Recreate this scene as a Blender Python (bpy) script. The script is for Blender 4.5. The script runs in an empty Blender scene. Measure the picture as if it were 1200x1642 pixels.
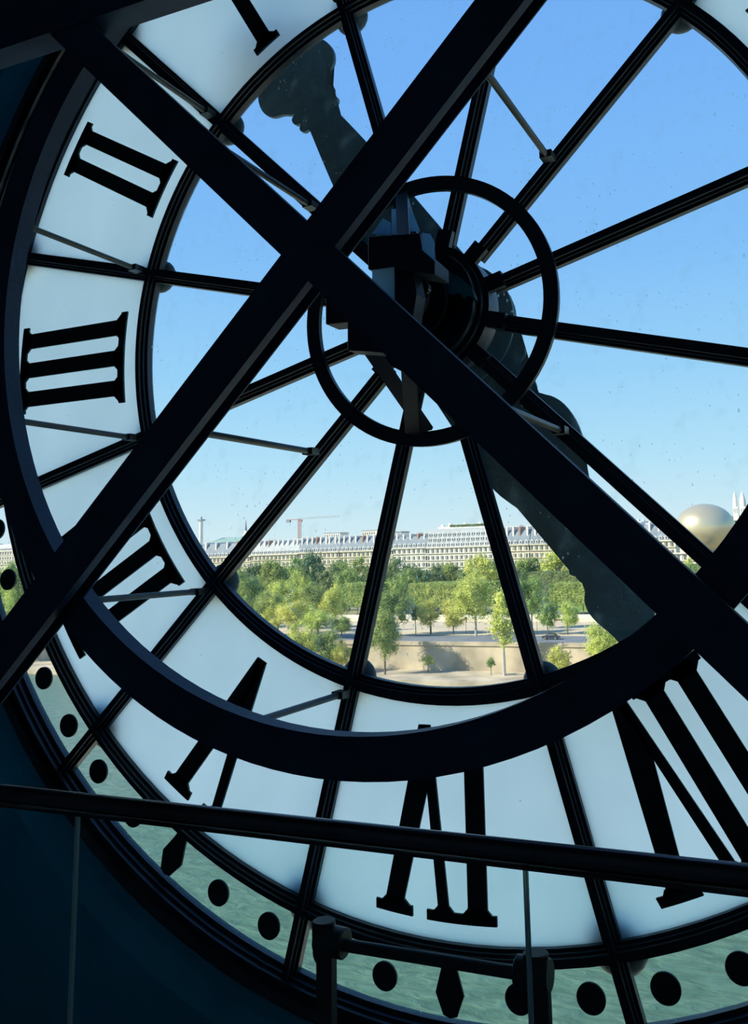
import bpy, bmesh, math, random
from mathutils import Vector, Matrix, noise as mnoise
S = bpy.context.scene
COL = S.collection
PI = math.pi
random.seed(7)

# ------------------------------------------------------------------ camera
FPX, PPX, PPY = 1377.9, 155.37, -157.41
YAW, PIT, ROL = -0.383565, 0.157928, -0.031375
CAM = Vector((1.75868, -3.82983, -1.20490))
F = Vector((math.sin(YAW)*math.cos(PIT), math.cos(YAW)*math.cos(PIT), math.sin(PIT)))
R0 = Vector((math.cos(YAW), -math.sin(YAW), 0)); U0 = R0.cross(F)
RT = math.cos(ROL)*R0 + math.sin(ROL)*U0
UP = -math.sin(ROL)*R0 + math.cos(ROL)*U0
cd = bpy.data.cameras.new('camera'); cam = bpy.data.objects.new('camera', cd); COL.objects.link(cam)
cam.matrix_world = Matrix(((RT.x, UP.x, -F.x, CAM.x), (RT.y, UP.y, -F.y, CAM.y), (RT.z, UP.z, -F.z, CAM.z), (0, 0, 0, 1)))
cd.sensor_fit = 'VERTICAL'; cd.sensor_height = 36; cd.lens = FPX/1642*36
cd.shift_x = -PPX/1642; cd.shift_y = PPY/1642
cd.clip_start = .05; cd.clip_end = 6000
S.camera = cam

# ------------------------------------------------------------------ sky, sun, exposure
def lin(r, g, b):
    f = lambda c: (c/255/12.92) if c/255 <= .04045 else ((c/255+.055)/1.055)**2.4
    return (f(r), f(g), f(b), 1)
wd = bpy.data.worlds.new('world'); S.world = wd; wd.use_nodes = True
nt = wd.node_tree; nt.nodes.clear()
wo = nt.nodes.new('ShaderNodeOutputWorld'); bg = nt.nodes.new('ShaderNodeBackground')
tc = nt.nodes.new('ShaderNodeTexCoord'); sp = nt.nodes.new('ShaderNodeSeparateXYZ'); rp = nt.nodes.new('ShaderNodeValToRGB')
nt.links.new(tc.outputs['Generated'], sp.inputs[0]); nt.links.new(sp.outputs['Z'], rp.inputs[0])
nt.links.new(rp.outputs[0], bg.inputs[0]); nt.links.new(bg.outputs[0], wo.inputs[0])
stops = [(0.0, (224, 243, 247)), (0.035, (210, 240, 250)), (0.10, (184, 231, 254)), (0.20, (156, 214, 254)), (0.33, (132, 194, 253)), (0.50, (120, 182, 252)), (1.0, (84, 142, 226))]
TINT = (.56, .62, .66)       # dimming put into the clear glass colour, to offset the brightened sky and sun
KS = 1.75
def outside(c): c = lin(*c); return (c[0]/TINT[0]/KS, c[1]/TINT[1]/KS, c[2]/TINT[2]/KS, 1)
rp.color_ramp.elements[0].position = 0; rp.color_ramp.elements[0].color = outside(stops[0][1])
rp.color_ramp.elements[1].position = 1; rp.color_ramp.elements[1].color = outside(stops[-1][1])
for p, c in stops[1:-1]:
    e = rp.color_ramp.elements.new(p); e.color = outside(c)
bg.inputs[1].default_value = KS
sd = bpy.data.lights.new('sun', 'SUN'); sun = bpy.data.objects.new('sun', sd); COL.objects.link(sun)
sd.energy = 13; sd.angle = .01; sd.color = (1, .87, .66)
sun.rotation_euler = Vector((-.76, -.56, .60)).to_track_quat('Z', 'Y').to_euler()
vs = S.view_settings; vs.view_transform = 'Standard'; vs.look = 'None'; vs.gamma = 1; vs.exposure = 0; vs.use_curve_mapping = False
S.cycles.transparent_max_bounces = 32
S.cycles.max_bounces = 8

# ------------------------------------------------------------------ helpers
WL = {}
def W(px, py, Y):            # the point at depth plane Y that the survey of the photograph gives
    d = F + RT*((px-600-PPX)/FPX) - UP*((py-821-PPY)/FPX)
    return CAM + d*((Y-CAM.y)/d.y)
def props(o, label=None, cat=None, group=None, kind=None):
    if label: o['label'] = label
    if cat: o['category'] = cat
    if group: o['group'] = group
    if kind: o['kind'] = kind
    return o
def thing(name, loc, label, cat, group=None):
    o = bpy.data.objects.new(name, None); COL.objects.link(o); o.location = loc; o.empty_display_size = .2
    WL[o.name] = Vector(loc)
    return props(o, label, cat, group)
def obj(name, bm, mat, parent=None, smooth=False, base=False):
    vs_ = [v.co for v in bm.verts]
    lo = Vector((min(v[i] for v in vs_) for i in range(3))); hi = Vector((max(v[i] for v in vs_) for i in range(3)))
    c = (lo+hi)/2
    if base: c.z = lo.z
    for v in bm.verts: v.co -= c
    bmesh.ops.recalc_face_normals(bm, faces=bm.faces)
    me = bpy.data.meshes.new(name); bm.to_mesh(me); bm.free()
    for m in (mat if isinstance(mat, (list, tuple)) else [mat]): me.materials.append(m)
    if smooth:
        for p in me.polygons: p.use_smooth = True
        try: me.set_sharp_from_angle(angle=math.radians(40))
        except Exception: pass
    o = bpy.data.objects.new(name, me); COL.objects.link(o)
    WL[o.name] = c.copy()
    if parent is not None:
        o.parent = parent; o.location = c - WL[parent.name]
    else: o.location = c
    return o
def BM(): return bmesh.new()
def box(bm, x0, x1, y0, y1, z0, z1):
    v = [bm.verts.new((x, y, z)) for x in (x0, x1) for y in (y0, y1) for z in (z0, z1)]
    for f in ((0, 1, 3, 2), (4, 6, 7, 5), (0, 4, 5, 1), (2, 3, 7, 6), (0, 2, 6, 4), (1, 5, 7, 3)):
        bm.faces.new([v[i] for i in f])
def prism(bm, pts, y0, y1):                      # outline in x,z pushed along y
    a = [bm.verts.new((p[0], y0, p[1])) for p in pts]; b = [bm.verts.new((p[0], y1, p[1])) for p in pts]
    n = len(pts)
    fa = bm.faces.new(a); fb = bm.faces.new(b[::-1])
    for i in range(n): bm.faces.new((a[i], b[i], b[(i+1) % n], a[(i+1) % n]))
    return fa, fb
def lathe_y(bm, prof, seg=96, closed=True, ang0=0, ang1=2*PI):     # profile of (r, y) turned about the dial axis
    full = abs(ang1-ang0-2*PI) < 1e-6
    n = seg if full else seg+1
    rings = []
    for i in range(n):
        t = ang0+(ang1-ang0)*i/seg
        rings.append([bm.verts.new((r*math.cos(t), y, r*math.sin(t))) for r, y in prof])
    m = len(prof)
    for i in range(seg):
        a, b = rings[i], rings[(i+1) % n]
        for j in range(m if closed else m-1):
            bm.faces.new((a[j], a[(j+1) % m], b[(j+1) % m], b[j]))
    if not full and closed:
        bm.faces.new(rings[0]); bm.faces.new(rings[-1][::-1])
def frame_of(d):
    d = d.normalized(); a = Vector((0, 0, 1)) if abs(d.z) < .9 else Vector((0, 1, 0))
    u = d.cross(a).normalized(); return u, d.cross(u).normalized()
def tube(bm, p, q, r, seg=16, r2=None, caps=True):
    p, q = Vector(p), Vector(q); u, v = frame_of(q-p); r2 = r if r2 is None else r2
    A = [bm.verts.new(p+(u*math.cos(2*PI*i/seg)+v*math.sin(2*PI*i/seg))*r) for i in range(seg)]
    B = [bm.verts.new(q+(u*math.cos(2*PI*i/seg)+v*math.sin(2*PI*i/seg))*r2) for i in range(seg)]
    for i in range(seg): bm.faces.new((A[i], A[(i+1) % seg], B[(i+1) % seg], B[i]))
    if caps: bm.faces.new(A[::-1]); bm.faces.new(B)
def bar(bm, p, q, w, t, side=None):              # rectangular bar between two points; side = width direction
    p, q = Vector(p), Vector(q); d = (q-p).normalized()
    s = Vector(side) if side else frame_of(d)[0]; s = (s-d*s.dot(d)).normalized(); n = d.cross(s)
    vv = [bm.verts.new(e+s*(w/2*a)+n*(t/2*b)) for e in (p, q) for a, b in ((-1, -1), (1, -1), (1, 1), (-1, 1))]
    for f in ((3, 2, 1, 0), (4, 5, 6, 7), (0, 1, 5, 4), (1, 2, 6, 5), (2, 3, 7, 6), (3, 0, 4, 7)): bm.faces.new([vv[i] for i in f])
def ball(bm, c, rx, ry, rz, seg=20, rings=12):
    bmesh.ops.create_uvsphere(bm, u_segments=seg, v_segments=rings, radius=1, matrix=Matrix.Translation(c) @ Matrix.Diagonal((rx, ry, rz, 1)))
def bevel(bm, w, seg=1):
    bmesh.ops.bevel(bm, geom=bm.edges[:], offset=w, segments=seg, affect='EDGES', clamp_overlap=True)
def sector(r0, r1, a0, a1, n=10):
    o = [(r1*math.cos(a0+(a1-a0)*i/n), r1*math.sin(a0+(a1-a0)*i/n)) for i in range(n+1)]
    k = [(r0*math.cos(a1-(a1-a0)*i/n), r0*math.sin(a1-(a1-a0)*i/n)) for i in range(n+1)]
    return o+k

# ------------------------------------------------------------------ materials
def mat(name, col, rough=.6, metal=0, spec=.5, noise=0, nscale=5, bump=0, bscale=40, col2=None):
    m = bpy.data.materials.new(name); m.use_nodes = True; t = m.node_tree; b = t.nodes['Principled BSDF']
    b.inputs['Base Color'].default_value = (*col[:3], 1); b.inputs['Roughness'].default_value = rough
    b.inputs['Metallic'].default_value = metal; b.inputs['Specular IOR Level'].default_value = spec
    g = t.nodes.new('ShaderNodeTexCoord')
    if noise or col2:
        n = t.nodes.new('ShaderNodeTexNoise'); n.inputs['Scale'].default_value = nscale; n.inputs['Detail'].default_value = 6
        t.links.new(g.outputs['Object'], n.inputs['Vector'])
        r = t.nodes.new('ShaderNodeValToRGB'); c2 = col2 or tuple(c*(1-noise) for c in col[:3])
        r.color_ramp.elements[0].position = .35; r.color_ramp.elements[1].position = .65
        r.color_ramp.elements[0].color = (*c2[:3], 1); r.color_ramp.elements[1].color = (*col[:3], 1)
        t.links.new(n.outputs['Fac'], r.inputs[0]); t.links.new(r.outputs[0], b.inputs['Base Color'])
    if bump:
        n2 = t.nodes.new('ShaderNodeTexNoise'); n2.inputs['Scale'].default_value = bscale; n2.inputs['Detail'].default_value = 5
        bp = t.nodes.new('ShaderNodeBump'); bp.inputs['Strength'].default_value = bump; bp.inputs['Distance'].default_value = .01
        t.links.new(g.outputs['Object'], n2.inputs['Vector']); t.links.new(n2.outputs['Fac'], bp.inputs['Height']); t.links.new(bp.outputs[0], b.inputs['Normal'])
    return m
M = {}
M['iron'] = mat('painted iron', (.018, .040, .062), .42, 0, .4, .35, 6, .25, 60)
M['beam'] = mat('dark beam paint', (.022, .062, .125), .55, 0, .4, .25, 4, .3, 30)
M['rod'] = mat('rod paint', (.05, .08, .075), .4, 0, .5, .3, 14)
M['numeral'] = mat('numeral paint', (.008, .045, .05), .6, 0, .3, .3, 20)
M['hand'] = mat('clock hand copper sheet', (.015, .09, .13), .55, .0, .5, .45, 9, .5, 25)
M['wall'] = mat('dark blue wall', (.05, .60, .92), .8, 0, .3, .12, 2, .15, 80)
M['ceil'] = mat('dark ceiling', (.10, .15, .22), .9)
M['floor'] = mat('dark stone floor', (.50, .50, .50), .5, 0, .4, .2, 3)
M['back'] = mat('plain interior wall', (.75, .80, .85), .9)
M['rail'] = mat('rail metal', (.085, .085, .10), .25, .85, .5, .3, 8)
M['post'] = mat('rail post metal', (.03, .035, .04), .45, .3)
M['edge'] = mat('glass edge', (.40, .55, .55), .15, 0, .8)
M['stone'] = mat('pale limestone', (.84, .75, .56), .9, 0, .2, .16, .08)
M['stone2'] = mat('cream stone', (.88, .82, .68), .9, 0, .2, .12, .1)
M['zinc'] = mat('zinc roofing', (.40, .43, .45), .6, .0, .4, .22, .15)
M['slate'] = mat('slate roof', (.25, .29, .33), .7, 0, .3, .2, .2)
M['win'] = mat('window dark', (.13, .14, .15), .4)
M['white'] = mat('white plaster', (.82, .79, .72), .9, 0, .2, .1, .2)
M['brick'] = mat('brick stack', (.45, .28, .20), .9, 0, .2, .2, .4)
M['greenroof'] = mat('green copper roof', (.28, .42, .36), .7, 0, .3, .2, .1)
M['sand'] = mat('sandy gravel', (.66, .54, .37), .95, 0, .1, .16, .07)
M['asphalt'] = mat('asphalt', (.22, .23, .25), .9, 0, .2, .2, .2)
M['lawn'] = mat('lawn', (.25, .36, .08), .95, 0, .1, .3, .12)
M['earth'] = mat('ground under trees', (.36, .33, .20), .95, 0, .1, .4, .05)
M['quay'] = mat('shade dappled quay stone', (.62, .52, .37), .9, 0, .2, .45, .14, .6, 1.5)  # stronger mottling and darker tone stand in for dappled tree shade
M['red'] = mat('crane red', (.42, .24, .22), .6)
M['bark'] = mat('bark', (.22, .18, .14), .95, 0, .1, .4, 2)
M['palebark'] = mat('plane tree bark', (.62, .58, .50), .9, 0, .1, .4, 1.5)
M['statue'] = mat('statue stone', (.8, .8, .78), .8)
M['patch'] = mat('teal reflection tone', (.10, .42, .50), .5, 0, .5, .4, 12)
M['mech'] = mat('dark machine paint', (.010, .026, .042), .45, 0, .4, .3, 8)
M['car'] = mat('car paint', (.04, .05, .07), .25, .3)
M['banner'] = mat('pink banner', (.75, .42, .42), .8)

def clear_glass(name, tint, dirt_haze=True, gl=.05):
    m = bpy.data.materials.new(name); m.use_nodes = True; t = m.node_tree; t.nodes.clear(); N = t.nodes.new; L = t.links.new
    out = N('ShaderNodeOutputMaterial'); tr = N('ShaderNodeBsdfTransparent'); tr.inputs[0].default_value = (*tint, 1)
    g = N('ShaderNodeBsdfGlossy'); g.inputs['Roughness'].default_value = .02
    fr = N('ShaderNodeFresnel'); fr.inputs[0].default_value = 1.35
    ge = N('ShaderNodeNewGeometry'); om = N('ShaderNodeMath'); om.operation = 'SUBTRACT'; om.inputs[0].default_value = 1; L(ge.outputs['Backfacing'], om.inputs[1])
    fm = N('ShaderNodeMath'); fm.operation = 'MULTIPLY'; L(fr.outputs[0], fm.inputs[0]); L(om.outputs[0], fm.inputs[1])
    mx = N('ShaderNodeMixShader'); L(fm.outputs[0], mx.inputs[0]); L(tr.outputs[0], mx.inputs[1]); L(g.outputs[0], mx.inputs[2])
    last = mx
    if dirt_haze:
        c = N('ShaderNodeTexCoord'); mp = N('ShaderNodeMapping'); mp.inputs['Scale'].default_value = (1, 1, .55)
        L(c.outputs['Object'], mp.inputs[0])
        v = N('ShaderNodeTexVoronoi'); v.inputs['Scale'].default_value = 30; L(mp.outputs[0], v.inputs['Vector'])
        n = N('ShaderNodeTexNoise'); n.inputs['Scale'].default_value = 3.5; n.inputs['Detail'].default_value = 4; L(c.outputs['Object'], n.inputs['Vector'])
        lt = N('ShaderNodeMath'); lt.operation = 'LESS_THAN'
        mm = N('ShaderNodeMapRange'); mm.inputs[1].default_value = .42; mm.inputs[2].default_value = .72; mm.inputs[3].default_value = .015; mm.inputs[4].default_value = .17
        L(n.outputs['Fac'], mm.inputs[0]); L(v.outputs['Distance'], lt.inputs[0]); L(mm.outputs[0], lt.inputs[1])
        # thin wandering smears
        n2 = N('ShaderNodeTexNoise'); n2.inputs['Scale'].default_value = 9; n2.inputs['Detail'].default_value = 8; L(c.outputs['Object'], n2.inputs['Vector'])
        mr = N('ShaderNodeMapRange'); mr.inputs[1].default_value = .55; mr.inputs[2].default_value = .85; mr.inputs[3].default_value = 0; mr.inputs[4].default_value = .10
        L(n2.outputs['Fac'], mr.inputs[0])
        ml = N('ShaderNodeMath'); ml.operation = 'MULTIPLY'; ml.inputs[1].default_value = .55; L(lt.outputs[0], ml.inputs[0])
        ad = N('ShaderNodeMath'); ad.operation = 'ADD'; L(ml.outputs[0], ad.inputs[0]); L(mr.outputs[0], ad.inputs[1]); ad2 = N('ShaderNodeMath'); ad2.operation = 'ADD'; ad2.inputs[1].default_value = .028; L(ad.outputs[0], ad2.inputs[0])  # even translucent veil: dust scatter, also standing in for outdoor haze
        df = N('ShaderNodeBsdfDiffuse'); df.inputs[0].default_value = (.05, .06, .07, 1)
        tl = N('ShaderNodeBsdfTranslucent'); tl.inputs[0].default_value = (.30, .50, .52, 1)
        a2 = N('ShaderNodeAddShader'); L(df.outputs[0], a2.inputs[0]); L(tl.outputs[0], a2.inputs[1])
        m2 = N('ShaderNodeMixShader'); L(ad2.outputs[0], m2.inputs[0]); L(mx.outputs[0], m2.inputs[1]); L(a2.outputs[0], m2.inputs[2]); last = m2
    L(last.outputs[0], out.inputs[0]); return m
M['glass'] = clear_glass('clear dial glass', tuple(c**.5 for c in TINT))
M['balglass'] = clear_glass('balustrade glass', (.915, .975, .965), False)
def sky_glint(name, c):
    m = bpy.data.materials.new(name); m.use_nodes = True; t = m.node_tree; t.nodes.clear()
    o = t.nodes.new('ShaderNodeOutputMaterial'); l = t.nodes.new('ShaderNodeBsdfTranslucent'); l.inputs[0].default_value = (*c, 1); t.links.new(l.outputs[0], o.inputs[0]); return m
M['glint'] = sky_glint('blue sky glint sheet', (.50, .78, 1)); M['glint2'] = sky_glint('darker sky glint sheet', (.36, .55, .68))
def milk(name):
    m = bpy.data.materials.new(name); m.use_nodes = True; t = m.node_tree; t.nodes.clear(); N = t.nodes.new; L = t.links.new
    out = N('ShaderNodeOutputMaterial'); tl = N('ShaderNodeBsdfTranslucent'); df = N('ShaderNodeBsdfDiffuse')
    c = N('ShaderNodeTexCoord'); n = N('ShaderNodeTexNoise'); n.inputs['Scale'].default_value = 2.2; n.inputs['Detail'].default_value = 7
    L(c.outputs['Object'], n.inputs['Vector'])
    r = N('ShaderNodeValToRGB'); r.color_ramp.elements[0].position = .3; r.color_ramp.elements[1].position = .7
    r.color_ramp.elements[0].color = (.605, .695, .715, 1); r.color_ramp.elements[1].color = (.66, .745, .765, 1)
    v = N('ShaderNodeTexVoronoi'); v.inputs['Scale'].default_value = 17; L(c.outputs['Object'], v.inputs['Vector'])
    n3 = N('ShaderNodeTexNoise'); n3.inputs['Scale'].default_value = 5; L(c.outputs['Object'], n3.inputs['Vector'])
    mm = N('ShaderNodeMapRange'); mm.inputs[1].default_value = .5; mm.inputs[2].default_value = .8; mm.inputs[3].default_value = .0; mm.inputs[4].default_value = .14
    L(n3.outputs['Fac'], mm.inputs[0])
    lt = N('ShaderNodeMath'); lt.operation = 'LESS_THAN'; L(v.outputs['Distance'], lt.inputs[0]); L(mm.outputs[0], lt.inputs[1])
    mc = N('ShaderNodeMixRGB'); mc.inputs[2].default_value = (.35, .45, .48, 1); L(lt.outputs[0], mc.inputs[0]); L(n.outputs['Fac'], r.inputs[0]); L(r.outputs[0], mc.inputs[1])
    L(mc.outputs[0], tl.inputs[0]); df.inputs[0].default_value = (.12, .14, .15, 1)
    a = N('ShaderNodeAddShader'); L(tl.outputs[0], a.inputs[0]); L(df.outputs[0], a.inputs[1]); L(a.outputs[0], out.inputs[0]); return m
M['milk'] = milk('white opal glass')
def water():
    m = bpy.data.materials.new('river water'); m.use_nodes = True; t = m.node_tree; b = t.nodes['Principled BSDF']; N = t.nodes.new; L = t.links.new
    b.inputs['Base Color'].default_value = (.13, .27, .19, 1); b.inputs['Roughness'].default_value = .3; b.inputs['Specular IOR Level'].default_value = .3
    c = N('ShaderNodeTexCoord'); mp = N('ShaderNodeMapping'); mp.inputs['Scale'].default_value = (.55, 1.3, 1); mp.inputs['Rotation'].default_value = (0, 0, .35)
    n = N('ShaderNodeTexNoise'); n.inputs['Scale'].default_value = .9; n.inputs['Detail'].default_value = 6; n.inputs['Distortion'].default_value = .6
    L(c.outputs['Object'], mp.inputs[0]); L(mp.outputs[0], n.inputs['Vector'])
    bp = N('ShaderNodeBump'); bp.inputs['Strength'].default_value = .55; bp.inputs['Distance'].default_value = .8; L(n.outputs['Fac'], bp.inputs['Height']); L(bp.outputs[0], b.inputs['Normal'])
    r = N('ShaderNodeValToRGB'); r.color_ramp.elements[0].position = .35; r.color_ramp.elements[1].position = .68
    r.color_ramp.elements[0].color = (.065, .125, .075, 1); r.color_ramp.elements[1].color = (.13, .21, .135, 1)
    L(n.outputs['Fac'], r.inputs[0]); L(r.outputs[0], b.inputs['Base Color'])
    return m
M['water'] = water()
def leaf(name, a, b2):
    m = bpy.data.materials.new(name); m.use_nodes = True; t = m.node_tree; t.nodes.clear(); N = t.nodes.new; L = t.links.new
    out = N('ShaderNodeOutputMaterial'); df = N('ShaderNodeBsdfDiffuse'); tl = N('ShaderNodeBsdfTranslucent'); mx = N('ShaderNodeMixShader'); mx.inputs[0].default_value = .38
    c = N('ShaderNodeNewGeometry'); n = N('ShaderNodeTexNoise'); n.inputs['Scale'].default_value = .45; n.inputs['Detail'].default_value = 5
    L(c.outputs['Position'], n.inputs['Vector'])
    o = N('ShaderNodeObjectInfo'); r = N('ShaderNodeValToRGB'); r.color_ramp.elements[0].position = .3; r.color_ramp.elements[1].position = .7
    r.color_ramp.elements[0].color = (*a, 1); r.color_ramp.elements[1].color = (*b2, 1)
    L(n.outputs['Fac'], r.inputs[0])
    hs = N('ShaderNodeHueSaturation'); mr = N('ShaderNodeMapRange'); mr.inputs[3].default_value = .475; mr.inputs[4].default_value = .515
    L(o.outputs['Random'], mr.inputs[0]); L(mr.outputs[0], hs.inputs['Hue']); L(r.outputs[0], hs.inputs['Color'])
    L(hs.outputs[0], df.inputs[0]); L(hs.outputs[0], tl.inputs[0]); L(df.outputs[0], mx.inputs[1]); L(tl.outputs[0], mx.inputs[2]); L(mx.outputs[0], out.inputs[0]); return m
M['leaf_mid'] = leaf('green foliage', (.18, .28, .09), (.50, .58, .20))
M['leaf_light'] = leaf('yellow green foliage', (.34, .42, .10), (.86, .88, .28))
M['leaf_dark'] = leaf('dark green foliage', (.12, .19, .09), (.31, .39, .17))

# ------------------------------------------------------------------ room shell
def struct(name, bm, m):
    o = obj(name, bm, m); o['kind'] = 'structure'; return o
bm = BM()                                   # front wall: a slab with the round opening
n = 96; X0, X1, Z0, Z1 = -9, 9, -6, 6.2
def ringsq(r, y):
    return [bm.verts.new((r*math.cos(2*PI*i/n), y, r*math.sin(2*PI*i/n))) for i in range(n)]
def sq(y):
    o = []
    for i in range(n):
        c, s = math.cos(2*PI*i/n), math.sin(2*PI*i/n)
        k = min((X1 if c > 0 else -X0)/max(abs(c), 1e-6), (Z1 if s > 0 else -Z0)/max(abs(s), 1e-6))
        o.append(bm.verts.new((c*k, y, s*k)))
    return o
loops = [sq(-.10), ringsq(3.62, -.10), ringsq(3.52, -.04), ringsq(3.455, .04), ringsq(3.455, .13), sq(.13)]
for a, b in zip(loops, loops[1:]+loops[:1]):
    for i in range(n): bm.faces.new((a[i], a[(i+1) % n], b[(i+1) % n], b[i]))
struct('wall_front', bm, M['wall'])
bm = BM(); box(bm, -9, -8.8, -10, -.10, -6, 6.2); struct('wall_left', bm, M['back'])
bm = BM(); box(bm, 8.8, 9, -10, -.10, -6, 6.2); struct('wall_right', bm, M['back'])
bm = BM(); box(bm, -9, 9, -8.2, -8, -6, 6.2); struct('wall_back', bm, M['back'])
bm = BM(); box(bm, -9, 9, -10.2, .13, 6.2, 6.5); struct('ceiling', bm, M['ceil'])
bm = BM(); box(bm, -8.8, 8.8, -10, -2.02, -3.02, -2.82); struct('floor', bm, M['floor'])
bm = BM(); box(bm, -9, 9, -10.2, .13, -6.2, -6); struct('floor_lower', bm, M['floor'])
bm = BM(); box(bm, -8.8, 8.8, -2.02, -.8, -4.5, -4.4); struct('floor_ledge', bm, M['ceil'])

# ------------------------------------------------------------------ the clock dial
clock = thing('clock', (0, 0, -3.3), 'huge round glass clock face seen from behind, black Roman numerals and dark iron glazing bars', 'clock')
bars = [15+30*i for i in range(12)]
tweak = {45: -.2, 165: .3, 255: .2}
for a in bars:
    t = math.radians(a+tweak.get(a, 0)); er = Vector((math.cos(t), 0, math.sin(t))); ev = Vector((-math.sin(t), 0, math.cos(t)))
    bm = BM()
    for w, y0, y1 in ((.080, .036, .075), (.050, .016, .036), (.028, -.006, .016), (.050, .075, .098)):
        bar(bm, er*.36+Vector((0, (y0+y1)/2, 0)), er*3.34+Vector((0, (y0+y1)/2, 0)), w, y1-y0, ev)
    # fish-plate at the hub end
    bar(bm, er*.32+Vector((0, .006, 0)), er*.42+Vector((0, .006, 0)), .080, .036, ev)
    obj('glazing_bar', bm, M['iron'], clock)
def ringbar(name, R, w=1.0):
    prof = [(R-.041*w, .075), (R-.041*w, .036), (R-.026*w, .036), (R-.026*w, .016), (R-.013*w, .016), (R-.013*w, -.004),
            (R+.013*w, -.004), (R+.013*w, .016), (R+.026*w, .016), (R+.026*w, .036), (R+.041*w, .036), (R+.041*w, .075), (R+.025*w, .098), (R-.025*w, .098)]
    bm = BM(); lathe_y(bm, prof, 144); return obj(name, bm, M['iron'], clock)
ringbar('ring_bar', 1.885); ringbar('ring_bar', 3.008)
bm = BM(); lathe_y(bm, [(3.300, .085), (3.300, .045), (3.322, .045), (3.322, .015), (3.337, .015), (3.337, -.015), (3.352, -.015), (3.352, .01), (3.385, .01), (3.385, -.03), (3.41, -.05), (3.44, -.03), (3.46, .05), (3.46, .10), (3.33, .10)], 144)
obj('rim', bm, M['iron'], clock)
bm = BM(); lathe_y(bm, [(.620, -.012), (.620, -.042), (.694, -.042), (.694, -.012)], 96); obj('stay_ring', bm, M['iron'], clock)
bm = BM(); lathe_y(bm, [(.0, -.03), (.0, -.06), (.22, -.075), (.25, -.10), (.285, -.10), (.29, -.06), (.31, -.06), (.31, -.02), (.335, -.02), (.335, .12), (.0, .12)], 64)
obj('hub', bm, M['iron'], clock, True)
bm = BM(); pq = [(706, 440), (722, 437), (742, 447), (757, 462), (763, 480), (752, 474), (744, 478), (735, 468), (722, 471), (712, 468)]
prism(bm, [(p.x, p.z) for p in [W(a_, b_, -.10) for a_, b_ in pq]], -.104, -.06); obj('reflection_patch', bm, M['patch'], clock)['label'] = 'pale teal reflection patch'  # thin teal plate stands in for a reflection on the hub disc
for a in bars:                                   # cast bosses outside the glass at every crossing
    t = math.radians(a)
    for R in (1.885, 3.008):
        rb = .10 if R < 2 else .13
        bm = BM(); ball(bm, (R*math.cos(t), .115, R*math.sin(t)), rb, .042, rb, 20, 10)
        obj('boss', bm, M['iron'], clock, True)

def tang(a, u, v):                               # u along the radius, v counter-clockwise
    return (u*math.cos(a)-v*math.sin(a), u*math.sin(a)+v*math.cos(a))
def numeral(bm, a, sp):
    RI, RO, W2, Y0, Y1 = 2.04, 2.885, .0475, .048, .0605
    def poly(p): prism(bm, [tang(a, *q) for q in p], Y0, Y1)
    def bend(u, v): return math.sqrt(max(u*u-v*v, 0))
    def serif(v0, v1, outer, st):               # bracketed serif following the ring
        k = 8; e0 = RO if outer else RI; d = -1 if outer else 1
        A = [(bend(e0, v0+(v1-v0)*i/k), v0+(v1-v0)*i/k) for i in range(k+1)]
        B = [(bend(e0, v1-(v1-v0)*i/k)+d*(.044), v1-(v1-v0)*i/k) for i in range(k+1)]
        poly(A+B)
        for c, w in st:
            poly([(bend(e0, c)+d*.035, c-w-.034), (bend(e0, c)+d*.072, c-w+.002), (bend(e0, c)+d*.072, c+w-.002), (bend(e0, c)+d*.035, c+w+.034)])
    for kind, *g in sp:
        if kind == 'I':
            for c in g[0]: poly([(bend(RI, c)+.01, c-W2), (bend(RO, c)-.01, c-W2), (bend(RO, c)-.01, c+W2), (bend(RI, c)+.01, c+W2)])
            lo, hi = min(g[0])-.092, max(g[0])+.092
            serif(g[1] if len(g) > 1 and g[1] is not None else lo, hi, True, [(c, W2) for c in g[0]])
            serif(lo, hi, False, [(c, W2) for c in g[0]])
        if kind == 'V':
            ap, th, tn = g[0]
            poly([(RI-.02, ap-.03), (RO-.06, th-W2), (RO-.06, th+W2), (RI+.26, ap+.012), (RI-.02, ap+.03)])
            poly([(RI-.02, ap-.02), (RI+.2, ap-.0), (RO-.06, tn-.027), (RO-.06, tn+.027), (RI-.02, ap+.03)])
            serif(th-.095, th+.095, True, [(th, W2)])
            serif(tn-.085, tn+(.085 if len(g) < 2 else .03), True, [(tn, .027)])
        if kind == 'X':
            c, h = g[0]
            poly([(RI+.02, c+h-W2), (RO-.02, c-h-W2), (RO-.02, c-h+W2), (RI+.02, c+h+W2)])
            poly([(RI+.02, c-h-.025), (RI+.02, c-h+.025), (RO-.02, c+h+.025), (RO-.02, c+h-.025)])
            for s in (-1, 1):
                serif(c+s*h-.09, c+s*h+.09, True, []); serif(c+s*h-.09, c+s*h+.09, False, [])
NUM = {120: [('I', [0])], 150: [('I', [-.092, .10])], 180: [('I', [-.193, -.005, .18])], 210: [('I', [-.283, -.095, .093, .28])],
       240: [('V', (-.025, -.157, .112))], 270: [('V', (-.098, -.274, -.02), 1), ('I', [.150], -.09)],
       300: [('V', (-.205, -.408, -.15), 1), ('I', [-.05, .118], -.22)],
       330: [('V', (-.30, -.48, -.25), 1), ('I', [-.14, .03, .2])], 0: [('I', [-.24]), ('X', (.06, .14))],
       30: [('X', (0, .16))], 60: [('X', (-.12, .14)), ('I', [.16])], 90: [('X', (-.2, .13)), ('I', [.06, .23])]}
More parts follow.
